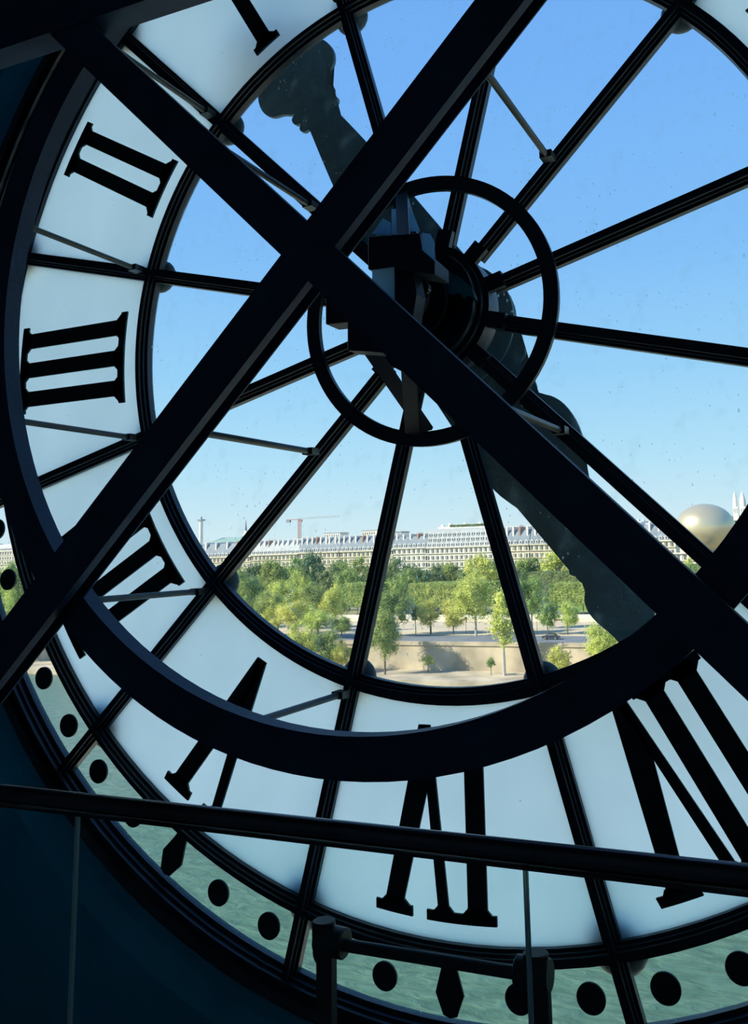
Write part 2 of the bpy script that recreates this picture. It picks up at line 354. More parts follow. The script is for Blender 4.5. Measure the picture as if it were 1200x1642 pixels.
for i in range(12):
    a0, a1 = math.radians(bars[i]-30+.0), math.radians(bars[i]); ac = bars[i]-15
    for nm, r0, r1, mt in (('clear_pane', .33, 1.87, 'glass'), ('opal_pane', 1.90, 2.995, 'milk'), ('rim_pane', 3.02, 3.32, 'glass')):
        bm = BM(); prism(bm, sector(r0, r1, a0+.012 if r0 < 1 else a0+.008, a1-.012 if r0 < 1 else a1-.008, 10), .062, .072)
        p = obj(nm, bm, M[mt], clock)
        if nm == 'opal_pane':
            bm = BM(); numeral(bm, math.radians(ac), NUM[ac % 360])
            bm.normal_update(); obj('numeral', bm, M['numeral'], p)
        if nm == 'rim_pane':
            for k in (-12, -6, 6, 12):
                t = math.radians(ac+k); c = Vector((3.175*math.cos(t), 0, 3.175*math.sin(t)))
                bm = BM(); prism(bm, [(c.x+.064*math.cos(j*PI/14), c.z+.064*math.sin(j*PI/14)) for j in range(28)], .050, .0610)
                obj('minute_dot', bm, M['numeral'], p)
            t = math.radians(ac)
            bm = BM(); prism(bm, [tang(t, 3.05, -.034), tang(t, 3.085, -.040), tang(t, 3.185, -.070), tang(t, 3.275, -.034), tang(t, 3.285, 0), tang(t, 3.275, .034), tang(t, 3.185, .070), tang(t, 3.085, .040), tang(t, 3.05, .034)], .050, .0610)
            obj('five_minute_mark', bm, M['numeral'], p)

# hands, outside the glass
def smooth_line(p, n=3):
    for _ in range(n):
        q = [p[0]]
        for a, b in zip(p, p[1:]):
            q += [(a[0]*.75+b[0]*.25, a[1]*.75+b[1]*.25), (a[0]*.25+b[0]*.75, a[1]*.25+b[1]*.75)]
        p = q+[p[-1]]
    return p
def hand(name, ang, segs, y0, y1, label):
    half = []
    for s in segs: half += smooth_line(s, 2)
    o = [tang(ang, u, -v) for u, v in half]+[tang(ang, u, v) for u, v in reversed(half)]
    bm = BM()
    fa, fb = prism(bm, o, y0, y1)
    bmesh.ops.triangulate(bm, faces=[fa, fb])
    h = obj(name, bm, M['hand'], clock); h['label'] = label
minute = [[(.10, .27), (.30, .26), (.55, .23), (.9, .195), (1.188, .163), (1.4, .134), (1.63, .098)],
          [(1.632, .10), (1.632, .13), (1.655, .152), (1.685, .150), (1.70, .118)],
          [(1.70, .118), (1.72, .165), (1.775, .165), (1.785, .118)],
          [(1.785, .118), (1.80, .15), (1.845, .19), (1.88, .262), (1.97, .30), (2.09, .27), (2.125, .19), (2.10, .13)],
          [(2.10, .13), (2.13, .15), (2.17, .155), (2.24, .12), (2.30, .06), (2.33, .004)]]
hour = [[(.02, .335), (.12, .32), (.25, .23), (.30, .215)], [(.30, .215), (.312, .25), (.345, .252), (.372, .19)],
        [(.372, .185), (.39, .20), (.50, .215), (.57, .185), (.585, .17)],
        [(.585, .17), (.60, .235), (.70, .285), (.86, .285), (1.02, .215), (1.15, .145), (1.28, .10), (1.385, .088)],
        [(1.385, .088), (1.405, .13), (1.445, .15), (1.47, .12)], [(1.47, .12), (1.50, .125), (1.525, .09)],
        [(1.525, .08), (1.56, .135), (1.63, .165), (1.71, .15), (1.80, .11), (1.90, .095), (2.1, .05), (2.25, .004)]]
hand('minute_hand', math.radians(120.85), minute, .335, .36, 'dark hand rising to upper left with a crown-like lobed tip')
hand('hour_hand', math.radians(-61.3), hour, .375, .40, 'dark hand running to lower right with rounded bulges')
bm = BM(); lathe_y(bm, [(.0, .12), (.09, .12), (.09, .30), (.28, .30), (.345, .315), (.345, .335), (.30, .41), (.12, .45), (0, .46)], 48)
obj('hand_boss', bm, M['hand'], clock, True)

# ------------------------------------------------------------------ structural steel frame in front of the dial
fr = thing('steel_frame', (0, -.95, -6), 'dark steel frame of two crossed beams, big ring and a horizontal beam before the clock', 'frame')
def diag(name, sgn, s0, s1, t0, t1, y0, y1):
    # sgn +1: beam along (1,1); s is the offset across it (towards up left);   sgn -1: beam along (1,-1), s towards up right
    q = math.sqrt(.5)
    ax = Vector((q, 0, q*sgn)); ac = Vector((-q*sgn if sgn > 0 else q, 0, q))
    bm = BM(); pts = []
    for t, s in ((t0, s0), (t1, s0), (t1, s1), (t0, s1)):
        p = ax*t+ac*s; pts.append((p.x, p.z))
    prism(bm, pts, y0, y1); return bm
b1 = diag('', 1, -.037, .147, -4.55, 2.35, -1.0, -.955); o = obj('beam', b1, M['beam'], fr)
b1 = diag('', 1, .035, .075, -4.55, 2.35, -.956, -.890); obj('web', b1, M['beam'], fr)
b1 = diag('', 1, -.037, .147, -4.55, 2.35, -.892, -.884); obj('back_flange', b1, M['beam'], fr)
b1 = diag('', -1, -.132, .042, -2.35, 4.55, -1.002, -.958); obj('beam', b1, M['beam'], fr)
b1 = diag('', -1, -.065, -.025, -2.35, 4.55, -.959, -.890); obj('web', b1, M['beam'], fr)
b1 = diag('', -1, -.132, .030, -2.35, 4.55, -.8925, -.8845); obj('back_flange', b1, M['beam'], fr)
bm = BM(); lathe_y(bm, [(1.878, -.810), (1.878, -.895), (2.038, -.895), (2.038, -.810)], 128); obj('ring_beam', bm, M['beam'], fr)
bm = BM(); box(bm, -6.5, 6.5, -1.015, -.885, 1.357, 1.85); obj('horizontal_beam', bm, M['beam'], fr)
for a in bars:
    t = math.radians(a); e = Vector((math.cos(t), 0, math.sin(t)))
    for r, yb, on in ((1.945, -.812, True), (.95, -.905, a % 90 == 45)):
        if not on: continue
        bm = BM(); tube(bm, e*r+Vector((0, -.02, 0)), e*r+Vector((0, yb, 0)), .0155, 14)
        bar(bm, e*r+Vector((0, -.004, 0)), e*r+Vector((0, -.075, 0)), .06, .035)
        o = obj('stay_rod', bm, M['rod'], fr, True)

# ------------------------------------------------------------------ clock movement on the crossing of the beams
mv = thing('clock_movement', (.05, -.4, -.35), 'dark boxy clock movement with brackets and shaft behind the crossed beams', 'clock mechanism')
def flat(pix, y, d, m, name, bev=.004):
    pts = [W(px, py, y) for px, py in pix]; bm = BM(); prism(bm, [(p.x, p.z) for p in pts], y, y+d)
    bevel(bm, bev) if bev else None
    return obj(name, bm, m, mv)
bm = BM(); tube(bm, (0, -.40, 0), (0, -.09, 0), .045, 24); tube(bm, (0, -.30, 0), (0, -.22, 0), .11, 32); tube(bm, (0, -.17, 0), (0, -.13, 0), .17, 40)
obj('drive_shaft', bm, M['mech'], mv, True)
flat([(590, 379), (673, 373), (676, 400), (697, 418), (697, 440), (632, 430), (590, 432)], -.52, .16, M['mech'], 'gear_case')
flat([(632, 428), (660, 428), (668, 470), (660, 520), (632, 500)], -.48, .10, M['mech'], 'side_plate')
flat([(522, 470), (560, 470), (560, 516), (522, 520)], -.50, .12, M['mech'], 'switch_box')
flat([(557, 500), (620, 500), (620, 566), (584, 563), (557, 562)], -.52, .10, M['mech'], 'lower_case')
def strap(a, b, w, t, name):
    bm = BM(); bar(bm, a, b, w, t, (1, 0, 0)); obj(name, bm, M['mech'], mv)
strap(W(594, 560, -.42), W(684, 690, -.05), .075, .02, 'bracket_arm')
strap(W(645, 312, -.05), W(647, 380, -.45), .062, .02, 'bracket_strap')
strap(W(656, 585, -.40), W(662, 694, -.05), .072, .02, 'bracket_strap')
for px, py, r in ((668, 440, .05), (655, 455, .035), (675, 462, .04)):
    c = W(px, py, -.36); bm = BM(); tube(bm, c, c+Vector((0, .03, 0)), r, 20); tube(bm, c-Vector((0, .03, 0)), c, r*.35, 12)
    obj('gear_wheel', bm, M['rail'], mv, True)
a, b = W(645, 470, -.42), W(662, 445, -.42); bm = BM(); bar(bm, a, b, .014, .014); obj('lever', bm, M['rail'], mv)
for pix, m_ in (([(597, 433), (632, 428), (632, 484), (597, 456)], 'glint'), ([(597, 375), (614, 350), (627, 357), (627, 377)], 'glint2'), ([(677, 373), (690, 375), (697, 388), (697, 418), (677, 401)], 'glint2'),
               ([(628, 335), (635, 335), (636, 376), (628, 376)], 'glint2'), ([(656, 332), (662, 340), (674, 371), (657, 371)], 'glint2')):
    flat(pix, -.53, .004, M[m_], 'sky_glint_sheet', 0)  # translucent blue sheets stand in for sky reflected in glossy case panels

# ------------------------------------------------------------------ glass balustrade and low rail
RY, RZ = -2.06, -1.805
bal = thing('glass_balustrade', (0, RY, -2.82), 'glass balustrade with a round polished handrail crossing in front of the clock', 'balustrade')
def ry(x): return -2.065-.03*(x+.36)/1.94
bm = BM(); tube(bm, (-2.6, ry(-2.6), RZ), (3.4, ry(3.4), RZ), .0215, 28); obj('handrail', bm, M['rail'], bal, True)
bm = BM()
for s in (-1, 1): bar(bm, Vector((-2.6, ry(-2.6)+s*.011, RZ-.026)), Vector((3.4, ry(3.4)+s*.011, RZ-.026)), .006, .018, (0, 0, 1))
obj('rail_channel', bm, M['rail'], bal)
j1 = W(121, 1400, -2.07).x; j2 = W(848, 1500, -2.085).x
for x0, x1 in ((-2.6, j1-.003), (j1+.003, j2-.003), (j2+.003, 3.4)):
    bm = BM(); zc_ = (RZ-.02-2.80)/2; bar(bm, Vector((x0, ry(x0), zc_)), Vector((x1, ry(x1), zc_)), 2.80+RZ-.02, .010, (0, 0, 1))
    p = obj('glass_panel', bm, M['balglass'], bal)
    for xe in (x0, x1):
        ye = ry(xe); bm = BM(); box(bm, xe-.0012, xe+.0012, ye-.0052, ye+.0052, -2.80, RZ-.022); obj('polished_edge', bm, M['edge'], p)
bm = BM(); box(bm, -2.6, 3.4, RY-.05, RY+.02, -2.82, -2.78); obj('base_channel', bm, M['post'], bal)

lr = thing('low_rail', (.45, -1.10, -4.4), 'low dark tube rail on square posts between the balustrade and the clock', 'rail')
LY = -1.10
pa, pb = W(530, 1510, LY), W(850, 1566, LY); zr = (W(600, 1521, LY).z+W(780, 1554, LY).z)/2
bm = BM(); tube(bm, (pa.x, LY, zr), (pb.x, LY, zr), .020, 20); obj('tube', bm, M['post'], lr, True)
for px in (524, 867):
    x = W(px, 1600, LY).x
    bm = BM(); box(bm, x-.030, x+.030, LY-.02, LY+.02, -4.4, zr-.02); bevel(bm, .003); obj('post', bm, M['post'], lr)
    bm = BM(); d = .075 if px < 600 else .055
    if px < 600: tube(bm, (x-.03, LY, zr+.008), (x+.075, LY, zr+.004), .048, 28)
    else: tube(bm, (x-.075, LY, zr+.004), (x+.035, LY, zr+.006), .048, 28)
    tube(bm, (x-.01, LY, zr-.02), (x-.01, LY, zr+.068), .040, 24); bevel(bm, .004)
    obj('joint_sleeve', bm, M['post'], lr, True)

# ------------------------------------------------------------------ outside: ground, river, quay
GZ, RVZ = -23.2, -30.2
def slab(name, x0, x1, y0, y1, z0, z1, m):
    bm = BM(); box(bm, x0, x1, y0, y1, z0, z1); o = obj(name, bm, m); o['kind'] = 'structure'; return o
slab('river', -900, 500, 44, 176, RVZ-.5, RVZ, M['water'])
slab('quay_lower', -900, 500, 172, 190, RVZ-.6, RVZ+1.3, M['quay'])
bm = BM(); box(bm, -900, 500, 188, 196, RVZ+1.3, GZ); o = obj('quay_wall', bm, M['quay']); o['kind'] = 'structure'
slab('trim_1', -900, 500, 187.7, 188.5, GZ, GZ+.9, M['quay'])
slab('road', -900, 500, 196, 211, GZ-1, GZ+.05, M['asphalt'])
slab('path', -900, 500, 211, 252, GZ-1, GZ+.08, M['sand'])
slab('terrace_wall', -900, 500, 252, 253.2, GZ, GZ+1.0, M['stone'])
slab('garden_ground', -1200, 900, 253.2, 474, GZ-1, GZ+.1, M['earth'])
slab('city_ground', -3500, 3000, 474, 4200, GZ-1, GZ, M['earth'])
slab('unseen_bounce_quay', -900, 500, 3, 44, RVZ-.5, -27, M['stone'])  # unseen; widened in pale stone to bounce warm light onto the opal panes
slab('trim_2', -400, 300, 263, 263.6, GZ, GZ+1.3, M['stone2'])

# ------------------------------------------------------------------ trees
def leaf_mesh(name, seed, nq, shape, size):
    rnd = random.Random(seed); bm = BM(); blobs = []
    if shape == 'box': pass
    nb = 30 if shape != 'tall' else 26
    for i in range(nb):
        th = rnd.uniform(0, 2*PI); u = rnd.uniform(-1, 1); k = rnd.uniform(.25, 1)**.6
        x, y, z = math.cos(th)*math.sqrt(1-u*u), math.sin(th)*math.sqrt(1-u*u), u
        if shape == 'tall': c = Vector((x*.13*k, y*.13*k, .60+z*.34*k)); r = rnd.uniform(.06, .10)
        elif shape == 'open': c = Vector((x*.30*k, y*.30*k, .62+z*.27*k)); r = rnd.uniform(.06, .12)
        else: c = Vector((x*.32*k, y*.32*k, .54+z*.32*k)); r = rnd.uniform(.09, .15)
        blobs.append((c, r))
    for i in range(nq):
        c, r = rnd.choice(blobs)
        d = Vector((rnd.gauss(0, 1), rnd.gauss(0, 1), rnd.gauss(0, 1))).normalized()
        p = c+d*r*rnd.uniform(.55, 1.28); n_ = (d+Vector((rnd.gauss(0, .5), rnd.gauss(0, .5), rnd.gauss(.3, .5)))).normalized()
        u_, v_ = frame_of(n_); s = size*rnd.uniform(.6, 1.3); a = rnd.uniform(0, PI); u2 = u_*math.cos(a)+v_*math.sin(a); v2 = n_.cross(u2)
        bm.faces.new([bm.verts.new(p+u2*s), bm.verts.new(p+v2*s*.7), bm.verts.new(p-u2*s), bm.verts.new(p-v2*s*.7)])
    for c, r in blobs:
        bmesh.ops.create_icosphere(bm, subdivisions=1, radius=r*.5, matrix=Matrix.Translation(c))
    me = bpy.data.meshes.new(name); bm.to_mesh(me); bm.free(); return me
def trunk_mesh(name, seed, m, h=.55):
    rnd = random.Random(seed); bm = BM(); tube(bm, (0, 0, 0), (0, 0, h), .020, 8, .012)
    for i in range(5):
        a = i*1.3+rnd.random(); tube(bm, (0, 0, h*.65+.02*i), (math.cos(a)*.17, math.sin(a)*.17, h+.14+rnd.uniform(-.05, .1)), .009, 5, .004)
    me = bpy.data.meshes.new(name); bm.to_mesh(me); bm.free(); me.materials.append(m); return me
LM = {}
for key, shp, nq, sz in (('round', 'round', 5200, .0145), ('open', 'open', 2600, .014), ('tall', 'tall', 2600, .012), ('near', 'round', 11000, .0100)):
    for v in range(2):
        base = leaf_mesh('crown', hash((shp, v)) % 1000 if False else 11*v+len(key)*7, nq, shp, sz)
        for mk in ('leaf_mid', 'leaf_light', 'leaf_dark'):
            me = base.copy(); me.materials.append(M[mk]); LM[(key, v, mk)] = me
TM = [trunk_mesh('trunk', 3, M['bark']), trunk_mesh('trunk', 4, M['palebark'])]
tcount = [0]; spots = []
def tree(x, y, h, wfac, key, mk, label, group=None, gz=GZ, pale=0, name='tree'):
    tcount[0] += 1; i = tcount[0]; spots.append((x, y))
    t = thing(name, (x, y, gz), label, 'tree', group)
    rz = (i*2.399) % (2*PI)
    for nm, me in (('crown', LM[(key, i % 2, mk)]), ('trunk', TM[pale])):
        o = bpy.data.objects.new(nm, me); COL.objects.link(o); o.parent = t; o.scale = (h*wfac, h*wfac, h); o.rotation_euler = (0, 0, rz)
def ptree(px, top, wpx, Y, key, mk, label, gz=GZ+.08, pale=0, group=None):
    p = W(px, top, Y); h = (p.z-gz)/.97; depth = (p-CAM).dot(F); wm = wpx*depth/FPX
    base = .78 if key in ('round', 'near') else (.72 if key == 'open' else .38)
    tree(p.x, Y, h, wm/(base*h), key, mk, label, group, gz, pale)
L_, D_, G_ = 'leaf_light', 'leaf_dark', 'leaf_mid'
near = [
 (463, 911, 64, 222, 'near', L_, 'bright yellow-green tree, highest of the lit left-hand clump'),
 (500, 930, 56, 216, 'near', G_, 'green tree right of the highest bright tree in the left clump'),
 (533, 928, 52, 214, 'near', L_, 'yellow-green tree left of the slender bar, beside the flat hedge'),
 (430, 940, 62, 206, 'near', G_, 'mid green tree at lower left of the garden view by the clock ring'),
 (395, 906, 70, 226, 'near', G_, 'wide dull green tree at the left end of the garden'),
 (474, 958, 66, 202, 'near', L_, 'light leafy tree low in the middle of the left clump'),
 (510, 968, 64, 200, 'near', L_, 'yellow-green tree lowest in the left clump, near the river wall'),
 (548, 985, 46, 200, 'near', G_, 'small green tree between the left clump and the slender bar'),
 (628, 928, 78, 206, 'near', G_, 'large blue-green tree just right of the slender bar over the quay'),
 (690, 955, 48, 213, 'round', L_, 'small bright tree with thin trunk at the edge of the sandy path'),
 (726, 957, 44, 213, 'round', L_, 'small bright tree with thin trunk left of the pale-trunked plane tree'),
 (666, 965, 26, 214, 'open', D_, 'thin dark-trunked tree beside the blue-green tree'),
 (876, 952, 40, 214, 'round', G_, 'narrow green tree with pale trunk right of the right-hand bar'),
 (908, 958, 44, 214, 'round', L_, 'bright tree with thin trunk under the tip of the clock hand'),
 (446, 955, 60, 204, 'near', L_, 'yellow-green tree at the left edge of the lit clump beside the clock ring'),
 (850, 915, 56, 228, 'near', G_, 'tall loose green tree against the right-hand bar'),
]
for px, top, w, Y, key, mk, lb in near: ptree(px, top, w, Y, key, mk, lb)
ptree(760, 903, 84, 209, 'near', L_, 'tall plane tree with pale trunk in the middle of the view', pale=1)
ptree(804, 940, 58, 182, 'tall', L_, 'tall slender yellowing tree rising from the lower quay', gz=RVZ+1.3, pale=1)
ptree(897, 1032, 44, 181, 'round', L_, 'low young tree on the quay at the right', gz=RVZ+1.3)
ptree(966, 990, 80, 179, 'near', L_, 'bushy yellow-green tree on the quay beside the big dark ring', gz=RVZ+1.3)
ptree(686, 1046, 26, 184, 'open', L_, 'thin sapling in front of the sunlit quay wall', gz=RVZ+1.3)
ptree(787, 1052, 22, 182, 'open', G_, 'nearly bare sapling left of the slender yellowing tree', gz=RVZ+1.3)
ptree(484, 992, 70, 177, 'near', L_, 'yellow-green tree on the quay at the foot of the left clump', gz=RVZ+1.3)
ptree(522, 1004, 60, 178, 'near', G_, 'green tree on the quay just above the ring at lower left', gz=RVZ+1.3)
ptree(548, 1022, 46, 179, 'near', L_, 'small bright tree on the quay touching the slender bar', gz=RVZ+1.3)
ptree(616, 965, 66, 179, 'near', G_, 'blue-green tree on the quay, right against the slender bar', gz=RVZ+1.3)
ptree(6, 935, 54, 181, 'near', L_, 'yellow-green tree at far left seen through the rim pane', gz=RVZ+1.3)
ptree(28, 890, 60, 230, 'near', G_, 'dull green tree at far left seen behind the black minute dot')
ptree(-15, 880, 60, 260, 'near', G_, 'dull green tree at the very left border of the view')
mid = [(433, 889, 46, 330, G_), (470, 888, 40, 345, G_), (500, 875, 34, 340, D_), (529, 898, 36, 320, D_), (548, 890, 36, 350, G_), (580, 888, 44, 345, G_),
       (411, 896, 36, 360, D_), (645, 890, 52, 352, D_), (668, 905, 36, 350, D_), (696, 903, 36, 370, D_), (722, 896, 34, 385, G_), (745, 904, 34, 380, D_),
       (771, 880, 46, 330, L_), (795, 890, 36, 350, D_), (840, 888, 42, 372, G_), (864, 889, 44, 378, D_), (896, 870, 52, 376, L_), (925, 880, 50, 380, D_),
       (600, 905, 40, 320, D_), (620, 900, 36, 330, D_), (560, 905, 40, 300, G_), (380, 900, 40, 350, G_), (985, 880, 50, 382, D_), (955, 885, 50, 384, G_)]
tone = {L_: 'bright green', D_: 'dark green', G_: 'mid green'}
where = ['before the left end of the chimney row, by the diagonal bar', 'before the chimney row, just left of the crane', 'tallest of the back trees, just right of the crane', 'in the dip of the tree line right of the crane',
 'before the facade midway between crane and slender bar', 'at the back, right against the slender bar on its left', 'behind the left clump, nearest the diagonal bar', 'at the back, first full crown right of the slender bar',
 'second back tree right of the slender bar', 'before the left end of the hotel', 'before the hotel, under its fourth window column', 'before the middle of the hotel', 'rising before the right part of the hotel', 'before the hotel, touching the right-hand bar',
 'before the zinc gables, first right of the right-hand bar', 'before the slate roofs, second right of the right-hand bar', 'before the slate roofs, tallest and brightest right of the bar', 'at the edge of the clock hand, behind the dark hedge wall',
 'in the gap hidden behind the slender bar', 'low, right of the slender bar below the chimneys', 'behind the flat hedge left of the slender bar', 'at the far left end of the garden, under the spire', 'behind the clock hand, right one of two', 'behind the clock hand, left one of two']
for (px, top, w, Y, mk), wh in zip(mid, where): ptree(px, top, w*1.35, Y, 'round', mk, '%s tree %s' % (tone[mk], wh), group='trees before the stone facades')
rr = random.Random(5)
for k in range(240):
    Y = rr.uniform(285, 462); px = rr.uniform(-60, 1130)
    hz = 878.9+(891.1-px)*.0313
    h = rr.uniform(12, 17.5); p = W(px, hz, Y)
    if 655 < px < 745 and Y < 372: continue
    if 845 < px < 1010 and Y < 368: continue
    if 540 < px < 605 and Y < 300: continue
    if any((p.x-a)**2+(Y-b)**2 < 81 for a, b in spots): continue
    mk = rr.choice([G_, D_, D_, G_, L_])
    zone = 'left of the crane' if px < 480 else 'between crane and slender bar' if px < 620 else 'before the hotel' if px < 795 else 'right of the hotel' if px < 950 else 'behind the dark beams at right'
    row = 'front rows' if Y < 340 else 'middle rows' if Y < 400 else 'back rows'
    tree(p.x, Y, h, rr.uniform(.75, 1.05), 'round', mk, '%s garden tree in the %s %s' % (tone[mk], row, zone), 'trees filling the garden', GZ+.1)

def hedge(x0, x1, y0, y1, h, mk, label, lift=0):
    t = thing('clipped_hedge', ((x0+x1)/2, y0, GZ+.1), label, 'hedge'); rnd = random.Random(int(x0*10)); bm = BM(); z0 = GZ+.1+lift; z1 = z0+h-lift
    n_ = int(min(9000, (x1-x0)*h*9+(x1-x0)*(y1-y0)*4))
    for i in range(n_):
        k = rnd.random(); x = rnd.uniform(x0, x1)
        if k < .5: p = Vector((x, y0+rnd.gauss(0, .15), rnd.uniform(z0, z1))); nn = Vector((0, -1, .3))
        elif k < .85: p = Vector((x, rnd.uniform(y0, y1), z1+rnd.gauss(0, .12))); nn = Vector((0, 0, 1))
        else: p = Vector((rnd.choice((x0, x1)), rnd.uniform(y0, y1), rnd.uniform(z0, z1))); nn = Vector((1, 0, 0))
        nn = (nn+Vector((rnd.gauss(0, .6), rnd.gauss(0, .6), rnd.gauss(0, .6)))).normalized(); u_, v_ = frame_of(nn); s = rnd.uniform(.15, .34)
        bm.faces.new([bm.verts.new(p+u_*s), bm.verts.new(p+v_*s*.7), bm.verts.new(p-u_*s), bm.verts.new(p-v_*s*.7)])
    box(bm, x0+.3, x1-.3, y0+.3, y1-.3, z0, z1-.3)
    obj('foliage', bm, M[mk], t)
    if lift:
        bm = BM(); x = x0+2
        while x < x1: tube(bm, (x, y0+1.5, GZ+.1), (x, y0+1.5, z0+1), .16, 6); x += 4.5
        o = obj('trunk_row', bm, M['bark'], t); o['kind'] = 'stuff'
def xr(px, Y): return W(px, 900, Y).x
hedge(xr(653, 272), xr(775, 272), 272, 292, 11.0, G_, 'long flat-topped clipped tree hedge behind the sandy path', 3)
hedge(xr(545, 276), xr(600, 276), 276, 292, 11.2, G_, 'flat-topped clipped hedge beside the lit left-hand clump', 3)
hedge(xr(878, 272), xr(1010, 272), 272, 284, 10.4, G_, 'flat-topped yellowing clipped hedge left of the clock hand tip', 3)
hedge(xr(845, 352), xr(1020, 352), 352, 362, 12.0, D_, 'tall dark clipped hedge wall behind the white statues', 0)
# lawn mound and statues
bm = BM(); c = W(700, 940, 335); bmesh.ops.create_uvsphere(bm, u_segments=24, v_segments=12, radius=1, matrix=Matrix.Translation((c.x, 335, GZ-1)) @ Matrix.Diagonal((13, 12, 8, 1)))
o = obj('lawn_mound', bm, M['lawn']); props(o, 'low rounded lawn mound behind the clipped hedge', 'lawn')
bm = BM(); box(bm, xr(880, 300), xr(1010, 300), 292, 350, GZ+.1, GZ+.25); o = obj('lawn', bm, M['lawn']); o['kind'] = 'structure'
for px, top, lb in ((897, 932, 'white garden statue before the dark hedge, left one of two'), (908, 930, 'white garden statue before the dark hedge, right one of two')):
    p = W(px, top, 345); t = thing('statue', (p.x, 345, GZ+.1), lb, 'statue'); h = min(5.5, p.z-GZ-.1); z = GZ+.1
    bm = BM(); box(bm, p.x-.7, p.x+.7, 344.3, 345.7, z, z+h*.4); obj('pedestal', bm, M['statue'], t)
    bm = BM(); prof = [(.35, 0), (.42, .15), (.28, .45), (.38, .62), (.34, .74), (.12, .80), (.17, .88), (.15, .97), (0, 1)]
    H = h*.6; prev = None
    for r_, zz in prof:
        ring_ = [bm.verts.new((p.x+max(r_, .02)*math.cos(j*PI/4), 345+max(r_, .02)*.7*math.sin(j*PI/4), z+h*.4+zz*H)) for j in range(8)]
        if prev:
            for j in range(8): bm.faces.new((prev[j], prev[(j+1) % 8], ring_[(j+1) % 8], ring_[j]))
        prev = ring_
    obj('figure', bm, M['statue'], t)
# small things along the road
for px, lb in ((690, 'left'), (748, 'middle'), (862, 'right')):
    p = W(px, 1015, 214); t = thing('street_lamp', (p.x, 214, GZ+.08), 'thin dark street lamp on the sandy path, the %s one of three' % lb, 'lamp')
    bm = BM(); tube(bm, (p.x, 214, GZ+.08), (p.x, 214, GZ+4), .07, 8, .05); obj('post', bm, M['bark'], t)
    bm = BM(); box(bm, p.x-.25, p.x+.25, 213.75, 214.25, GZ+4, GZ+4.5); obj('lantern', bm, M['bark'], t)
def car(px, Y, m, label):
    p = W(px, 1020, Y); x = p.x; t = thing('car', (x, Y, GZ+.05), label, 'car'); z = GZ+.05
    bm = BM()
    pr = [(-2.1, .35), (-2.1, .8), (-1.3, .95), (-.8, 1.45), (.9, 1.45), (1.5, .95), (2.1, .8), (2.1, .35)]
    prism(bm, [(x+a, z+b) for a, b in pr], Y-.85, Y+.85); obj('body', bm, m, t)
    for s in (-1.3, 1.3):
        bm = BM(); tube(bm, (x+s, Y-.88, z+.33), (x+s, Y+.88, z+.33), .33, 14); obj('wheel_pair', bm, M['bark'], t)
    bm = BM(); prism(bm, [(x-1.15, z+.98), (x-.75, z+1.38), (x+.85, z+1.38), (x+1.3, z+.98)], Y-.87, Y+.87); obj('windows', bm, M['win'], t)
car(884, 203, M['car'], 'dark car on the road under the narrow tree at right')
p0 = W(700, 1016, 252)
for i, px in enumerate((660, 700, 752, 812, 900)):
    x = xr(px, 255); t = thing('bench', (x, 249, GZ+.08), 'low bench by the terrace wall, ' + ('leftmost of five', 'second of five from the left', 'middle one of five', 'fourth of five from the left', 'rightmost of five')[i], 'bench', 'benches along the terrace wall')
    bm = BM(); box(bm, x-1.2, x+1.2, 248.8, 249.3, GZ+.5, GZ+.6); obj('seat', bm, M['bark'], t)
    bm = BM(); box(bm, x-1.2, x+1.2, 249.3, 249.38, GZ+.55, GZ+1.1); obj('backrest', bm, M['bark'], t)
    for s in (-1, 1):
        bm = BM(); box(bm, x+s, x+s+.1, 248.85, 249.3, GZ+.08, GZ+.5); obj('leg', bm, M['bark'], t)

